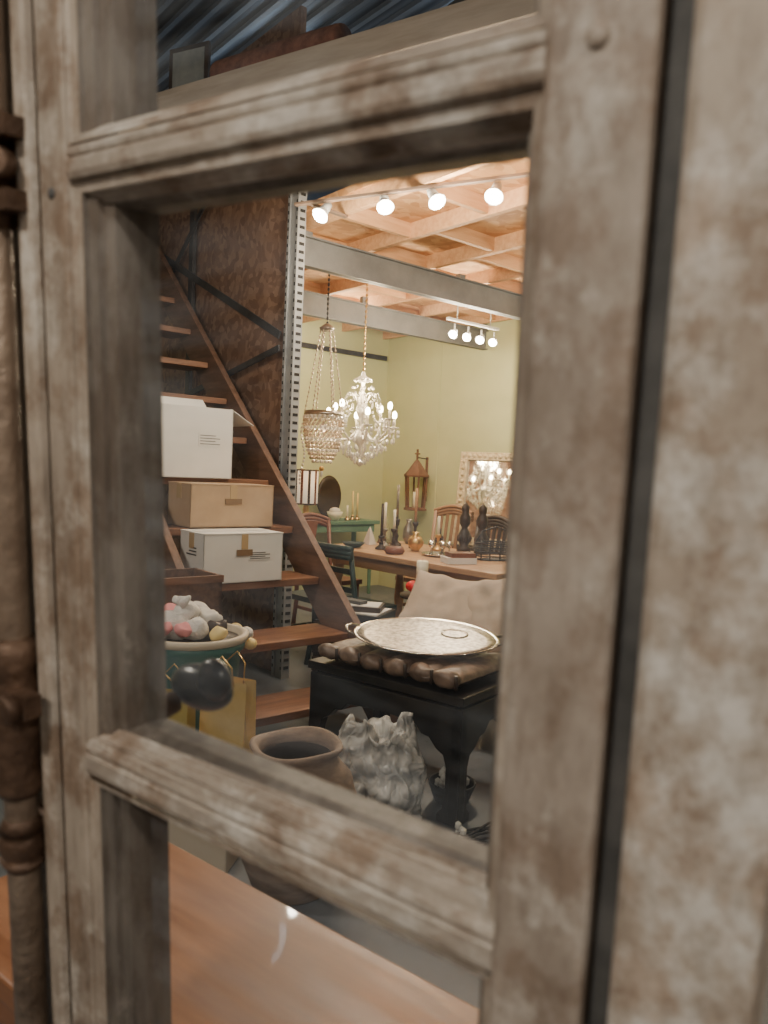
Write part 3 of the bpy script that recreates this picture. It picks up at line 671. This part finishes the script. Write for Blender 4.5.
x=B(); x.lathe([(.001,0),(.05,0),(.09,.035),(.085,.037),(.045,.006),(.001,.006)],m_tealmet,24); x.done('small_bowl',TP(.25,.15))
x=B(); x.lathe([(.001,0),(.06,0),(.075,.02),(.06,.05),(.001,.05)],m_rwood,20); x.done('wooden_dish',TP(.70,.15))

# console with lamp, mirror, bowl
x=B(); x.box2((-.55,-.2,.76),(.55,.2,.80),m_consol); x.box2((-.5,-.17,.68),(.5,.17,.76),m_consol)
for a in (-.47,.47):
    for b in (-.15,.15): x.cyl((a,b,0),(a,b,.68),.018,.03,m_consol,10)
x.done('green_console_table',RW(-.98,-.30),A0,bevel=.005)
x=B(); x.lathe([(.001,0),(.06,0),(.06,.015),(.02,.03),(.035,.10),(.02,.18),(.01,.2),(.01,.30),(.001,.30)],m_brass,20)
x.lathe([(.12,.16),(.12,.52),(.116,.52),(.116,.16)],m_shade,28)
for k in range(10):
    a=k*PI/5; x.beam((.121*math.cos(a),.121*math.sin(a),.16),(.121*math.cos(a),.121*math.sin(a),.52),.026,.004,m_rwood if k%2 else m_dark,up=(math.cos(a),math.sin(a),0))
x.lathe([(.123,.16),(.123,.175),(.116,.175),(.116,.16)],m_dark,28); x.lathe([(.123,.505),(.123,.52),(.116,.52),(.116,.505)],m_dark,28)
x.done('striped_table_lamp',RW(-1.29,-.33,.802))
x=B(); x.lathe([(.001,0),(.19,0),(.20,.01),(.19,.03),(.15,.02),(.001,.02)],m_dark,36,T=Matrix.Rotation(PI/2,3,'X')@Matrix.Diagonal((.8,1.15,1)),o=(0,0,.235)); x.box((0,0,.01),(.2,.1,.02),m_dark)
x.done('oval_easel_mirror',RW(-.92,-.20,.802),A0)
x=B(); x.lathe([(.001,0),(.04,0),(.075,.05),(.085,.09),(.08,.09),(.06,.04),(.001,.02)],m_candle,24); x.ico((0,0,.10),.06,m_plush,(1,1,.6),2,True); x.done('white_bowl',RW(-.97,-.40,.802))
candlestick('candlestick',RW(-.72,-.38,.802),.05,m_brass,m_ycandle,.26,.03)
candlestick('candlestick',RW(-.64,-.36,.802),.05,m_brass,m_ycandle,.24,.03)
candlestick('candlestick',RW(-.82,-.42,.802),.04,m_brass,m_candle,.12,.03)

# lantern on right wall
x=B(); R6=.12
x.lathe([(.001,0),(.13,0),(.13,.02),(.11,.03),(.001,.03)],m_rust,6,smooth=False)
for k in range(6):
    a=k*PI/3; x.beam((R6*.85*math.cos(a),R6*.85*math.sin(a),.03),(R6*math.cos(a),R6*math.sin(a),.36),.018,.018,m_rust,up=(math.cos(a),math.sin(a),0))
x.lathe([(.001,.36),(.14,.36),(.145,.38),(.10,.43),(.05,.50),(.02,.54),(.001,.55)],m_rust,6,smooth=False)
x.beam((0,0,.54),(0,0,.66),.016,.016,m_rust,up=(1,0,0)); x.beam((-.035,0,.61),(.035,0,.61),.014,.014,m_rust)
x.cyl((0,0,.03),(0,0,.20),.03,.03,m_candle,16)
x.tube([(0,0,.55),(.02,0,.57),(.14,0,.56)],.006,m_dsteel)
x.beam((.145,0,.10),(.145,0,.58),.012,.03,m_rust,up=(0,1,0))
x.done('wall_lantern',RW(-.155,-.75,.93),A0)
# gilt mirror leaning back on the sideboard, turned into the room
x=B(); w,h=.66,.90
x.box2((0,-w/2+.06,.06),(.012,w/2-.06,h-.06),m_mirror)
for (a,b,c,d) in ((-w/2,-w/2+.08,0,h),(w/2-.08,w/2,0,h)): x.box2((-.03,a,c),(.015,b,d),m_gilt)
for (c,d) in ((0,.08),(h-.08,h)): x.box2((-.032,-w/2,c),(.015,w/2,d),m_gilt)
for k in range(14):
    x.sph((-.03,-w/2+.04,.03+k*(h-.06)/13),.022,m_gilt,(.6,1,1),8,6); x.sph((-.03,w/2-.04,.03+k*(h-.06)/13),.022,m_gilt,(.6,1,1),8,6)
for k in range(12):
    x.sph((-.03,-w/2+.04+k*(w-.08)/11,.04),.022,m_gilt,(.6,1,1),8,6); x.sph((-.03,-w/2+.04+k*(w-.08)/11,h-.04),.022,m_gilt,(.6,1,1),8,6)
x.done('gilt_mirror',mat=Matrix.Translation(RW(-.36,-1.98,.668))@Matrix.Rotation(A0+.40,4,'Z')@Matrix.Rotation(.15,4,'Y'),bevel=.008)
x=B(); x.box2((-.50,-.65,.62),(0,.65,.66),m_dark); x.box2((-.48,-.63,.1),(-.01,.63,.62),m_dark)
for a in (-.42,-.05):
    for b in (-.55,.55): x.box2((a-.02,b-.02,0),(a+.02,b+.02,.1),m_dark)
x.done('dark_sideboard',RW(-.03,-2.1),A0,bevel=.006)

# ------------------------------------------------------------ chandeliers
def chain(x,p0,p1,m,r=.004,n=None):
    p0=Vector(p0);p1=Vector(p1);L=(p1-p0).length;n=n or int(L/.035)
    x.cyl(p0,p1,r*.5,r*.5,m,6)
    for k in range(n): x.ico(p0+(p1-p0)*(k+.5)/n,r*2,m,(1,1,1.6),1)
CX,CY=-.215,6.3
x=B(); 
chain(x,(0,0,.36),(0,0,1.05),m_brass,.005)
x.lathe([(.001,.36),(.01,.36),(.02,.33),(.06,.31),(.065,.30),(.015,.28),(.012,.2),(.03,.15),(.045,.10),(.03,.05),(.012,.02),(.02,-.05),(.06,-.08),(.07,-.10),(.03,-.14),(.01,-.18),(.02,-.21),(.001,-.24)],m_bead,20)
x.lathe([(.001,1.03),(.05,1.03),(.05,1.05),(.001,1.05)],m_brass,16)
for k in range(8):
    a=k*PI/4+.2; c,s_=math.cos(a),math.sin(a); R=.235; lift=.02 if k%2 else -.03
    pts=[(c*rr,s_*rr,z) for rr,z in ((.03,-.05),(.08,-.11),(.14,-.12),(.20,-.07),(R,-.0+lift))]
    x.tube(pts,.007,m_bead,8)
    x.lathe([(.001,0),(.035,.006),(.038,.014),(.012,.012),(.001,.012)],m_bead,14,(c*R,s_*R,lift))
    x.cyl((c*R,s_*R,lift+.01),(c*R,s_*R,lift+.08),.009,.009,m_candle,10); x.ico((c*R,s_*R,lift+.10),.017,m_bulb,(1,1,1.7),2,True)
    for j in range(8):
        aa=j*PI/4; px,py=c*R+.034*math.cos(aa),s_*R+.034*math.sin(aa); x.ico((px,py,lift-.02),.010,m_bead,(.8,.8,1.9),1); x.ico((px,py,lift-.05),.008,m_bead,(.8,.8,1.6),1)
    x.ico((c*.14,s_*.14,-.16),.015,m_bead,(.8,.8,2.2),1); x.ico((c*R,s_*R,lift-.08),.014,m_bead,(.8,.8,2.2),1)
    for j in range(13):
        t=j/12; rr=.06+(R-.06)*t; z=.30*(1-t)+lift*t-.10*math.sin(PI*t); x.ico((c*rr,s_*rr,z),.010,m_bead,(1,1,1.2),1)
    a2=a+PI/8
    x.tube([(math.cos(a2)*rr,math.sin(a2)*rr,z) for rr,z in ((.02,.12),(.06,.20),(.11,.21),(.13,.16))],.004,m_bead,6); x.ico((math.cos(a2)*.13,math.sin(a2)*.13,.12),.013,m_bead,(.8,.8,2.4),1)
    for j in range(7): x.ico((math.cos(a2)*(.04+.03*j),math.sin(a2)*(.04+.03*j),-.12-.025*(6-j)+.02*(j%2)),.012,m_bead,(.8,.8,1.8),1)
    for j in range(5): x.ico((c*(.06+.03*j),s_*(.06+.03*j),-.17-.02*(4-j)),.011,m_bead,(.8,.8,1.8),1)
x.ico((0,0,-.27),.025,m_bead,(1,1,1.3),2)
x.done('crystal_chandelier',(CX,CY,1.72),scale=1.16)
x=B()
chain(x,(0,0,.72),(0,0,1.15),m_dsteel,.005)
x.lathe([(.001,.68),(.05,.68),(.06,.70),(.02,.73),(.001,.74)],m_pewter,16)
for k in range(6):
    a=k*PI/3; chain(x,(.045*math.cos(a),.045*math.sin(a),.69),(.145*math.cos(a),.145*math.sin(a),.06),m_beadd,.004)
x.lathe([(.148,.04),(.152,.05),(.148,.075),(.142,.05)],m_pewter,32)
for j in range(13):
    z=.03-.028*j; R=.148*math.sqrt(max(0,1-((.03-z)/.38)**2)); n=max(5,int(26*R/.148))
    for k in range(n):
        a=2*PI*(k+.5*(j%2))/n; x.ico((R*math.cos(a),R*math.sin(a),z),.0125,m_beadd if j%3 else m_bead,(1,1,1.2),1)
for k in range(18):
    a=k*PI/9; x.ico((.15*math.cos(a),.15*math.sin(a),.02),.010,m_bead,(.8,.8,2.0),1)
for k in range(18):
    x.ico((-.15-.015*math.sin(k*.5),.0,.0-.028*k),.010,m_bead,(1,1,1.3),1)
x.sph((0,0,-.36),.02,m_brass); x.ico((0,0,-.40),.016,m_bead,(.8,.8,2),1); x.sph((0,0,-.05),.03,m_shade)
x.lathe([(.001,1.13),(.04,1.13),(.04,1.15),(.001,1.15)],m_dsteel,12)
x.done('basket_chandelier',(-.49,5.88,1.70))

# ------------------------------------------------------------ track lights
def head(x,c,d,m=m_spotw,r=.035,L=.09,top=.05):
    d=Vector(d).normalized(); c=Vector(c); 
    x.cyl(c-d*L,c-d*L*.35,r*.45,r*.62,m,20); x.cyl(c-d*L*.35,c,r*.62,r,m,20); x.sph(c,r*.66,m_spot,(1,1,1),16,10); x.cyl(c-d*L*.6,c-d*L*.6+Vector((0,0,top)),.008,.008,m,8)
x=B(); a=Vector((-.58,4.47,2.835)); b=Vector((.95,3.73,2.835)); x.beam(a,b,.03,.014,m_rail_d)
hs=[(-.43,4.38,2.75),(-.065,4.21,2.755),(.205,4.08,2.75),(.48,3.94,2.74)]
for k,h_ in enumerate(hs): head(x,h_,((-.35,.1,.3,-.2)[k],-.5,-.7),r=.048,L=.11,top=.03)
x.beam((-.50,4.45,2.837),(-.30,4.65,2.837),.03,.014,m_rail_d)
x.done('track_light')
for h_ in hs: light('track_lamp',Vector(h_)+Vector((0,-.09,-.13)),24,(1,.83,.60),.05)
x=B(); Q=-2.36; p0=RW(-1.36,Q,2.60); p1=RW(-.75,Q,2.60); x.beam(p0,p1,.03,.02,m_spotw)
for k in range(4):
    c=RW(-1.29+.16*k,Q,2.48); head(x,c,(-.3,-.75,-.5),r=.038,L=.08,top=.07)
    light('track_lamp',c+Vector((-.07,-.09,-.07)),18,(1,.83,.58),.05)
x.cyl(RW(-1.25,Q,2.60),RW(-1.25,Q,2.845),.006,.006,m_spotw,8); x.cyl(RW(-.85,Q,2.60),RW(-.85,Q,2.845),.006,.006,m_spotw,8)
x.done('track_light')
light('chandelier_glow',(CX,CY,1.97),28,(1,.76,.45),.12)
light('basket_glow',(-.49,5.88,1.60),2,(1,.72,.42),.04)
light('dining_fill',RW(-1.5,-1.0,2.70),40,(1,.86,.62),.15)  # fill lights added for the dining area, no fitting modelled
light('dining_fill',RW(-1.2,-3.6,2.50),24,(1,.86,.64),.15)
light('beam_bulb',RW(-2.0,-2.2,2.40),16,(1,.83,.56),.08)
def fill_pendant(loc,power,col):  # out-of-view pendants, added to light the door and near room
    x=B(); x.cyl((0,0,.25),(0,0,4.58-loc[2]),.006,.006,m_dsteel,8); x.lathe([(.03,.25),(.05,.22),(.16,.05),(.17,.03),(.165,.03),(.045,.21),(.03,.24)],m_dsteel,28); x.sph((0,0,.08),.045,m_bulb)
    x.done('fill_pendant_lamp',loc); light('fill_pendant_light',Vector(loc)+Vector((0,0,-.02)),power,col,.10)
fill_pendant((-1.1,-.9,2.7),95,(1,.92,.80))
fill_pendant((.9,-1.3,2.6),60,(1,.93,.82))
fill_pendant((-1.9,2.0,2.9),90,(1,.90,.76))
fill_pendant((1.9,2.3,2.9),25,(1,.90,.78))
x=B(); x.lathe([(.001,0),(.14,0),(.14,.02),(.02,.04),(.012,.06),(.012,1.25),(.001,1.25)],m_dsteel,24)  # out-of-view lamp, added to brighten the undersides of the door rails
x.lathe([(.16,1.15),(.10,1.42),(.096,1.42),(.156,1.15)],m_shade,28)
for k in range(3):
    a=k*2.094; x.cyl((0,0,1.24),(.12*math.cos(a),.12*math.sin(a),1.3),.004,.004,m_dsteel,6)
x.done('fill_floor_lamp',(-1.15,-.55,0)); light('fill_floor_lamp_light',(-1.15,-.55,1.30),16,(1,.87,.70),.05)
light('loft_fill',(-1.0,6.6,4.3),22,(.70,.85,1),.3)  # unseen cool lights added for the loft, without a tube mesh
light('loft_fill',(.6,5.2,4.3),12,(.70,.85,1),.3)

# ------------------------------------------------------------ high storage shelf with clutter
fa=math.atan2(-.51,.86)
x=B(); x.box2((-1.6,0,3.42),(3.4,.62,3.46),m_board); x.box2((-1.6,-.02,3.36),(3.4,.0,3.50),m_board)
for a in (-1.5,3.3):
    for b in (.05,.57): x.box2((a-.02,b-.02,3.46),(a+.02,b+.02,4.56),m_dsteel)
x.done('overhead_storage_shelf',(-1.43,4.66,0),fa)
SH=Matrix.Translation((-1.43,4.66,0))@Matrix.Rotation(fa,4,'Z')
def roll(a,b,yy,z,R,m,name):
    x=B(); T=Matrix.Rotation(PI/2,3,'Y'); L=b-a
    x.lathe([(.001,0),(R*.3,0),(R*.35,-.01),(R*.6,-.01),(R*.65,0),(R*.95,0),(R,.02),(R*1.03,L*.5),(R,L-.02),(R*.95,L),(.001,L)],m,28,T=T)
    x.done(name,SH@Vector((a,yy,z)),fa)
roll(.35,1.22,.14,3.567,.10,m_rug,'rolled_rug')
roll(.15,1.00,.37,3.572,.105,m_rug,'rolled_rug')
x=B(); x.box2((0,0,0),(1.0,.16,.03),m_board); x.box2((.1,.01,.03),(.9,.15,.06),m_stair); x.done('stacked_boards',SH@Vector((1.28,.03,3.462)),fa,bevel=.003)
x=B()
for k in range(5): x.ico((.13*k,.03*math.sin(k),.17+.03*math.sin(k*2)),.12,m_dfab,(1.2,1,1.0),3,True)
for v in x.bm.verts:
    v.co+=Vector((0,0,.04*noise.noise(v.co*9))); v.co.z=max(v.co.z,.0)
zmin=min(v.co.z for v in x.bm.verts)
for v in x.bm.verts: v.co.z-=zmin
x.done('heap_of_dark_fabric',SH@Vector((1.22,.42,3.463)),fa)
x=B()
x.lathe([(.001,0),(.07,0),(.09,.12),(.001,.12)],m_dark,16)
for k in range(26):
    a=k*2.4; l=.10+.10*random.random(); tip=Vector((math.cos(a)*l,math.sin(a)*l,.15+.26*random.random())); mid=tip*.5+Vector((0,0,.10)); side=Vector((-math.sin(a),math.cos(a),0))*.022
    vs=[x.bm.verts.new(p) for p in (Vector((0,0,.12)),mid-side,tip,mid+side)]; f=x.bm.faces.new(vs); f.material_index=x.mi(m_leaf)
x.done('potted_plant',SH@Vector((2.15,.40,3.462)),0)
x=B(); x.box2((0,0,0),(.30,.02,.42),m_dark); x.box2((.03,-.004,.03),(.27,.0,.39),m_photo); x.done('framed_picture',SH@Vector((-.14,.20,3.462)),fa+.1)

# ------------------------------------------------------------ world
w=bpy.data.worlds.new('world'); sc.world=w; w.use_nodes=True; w.node_tree.nodes['Background'].inputs[0].default_value=(.55,.6,.7,1); w.node_tree.nodes['Background'].inputs[1].default_value=.05
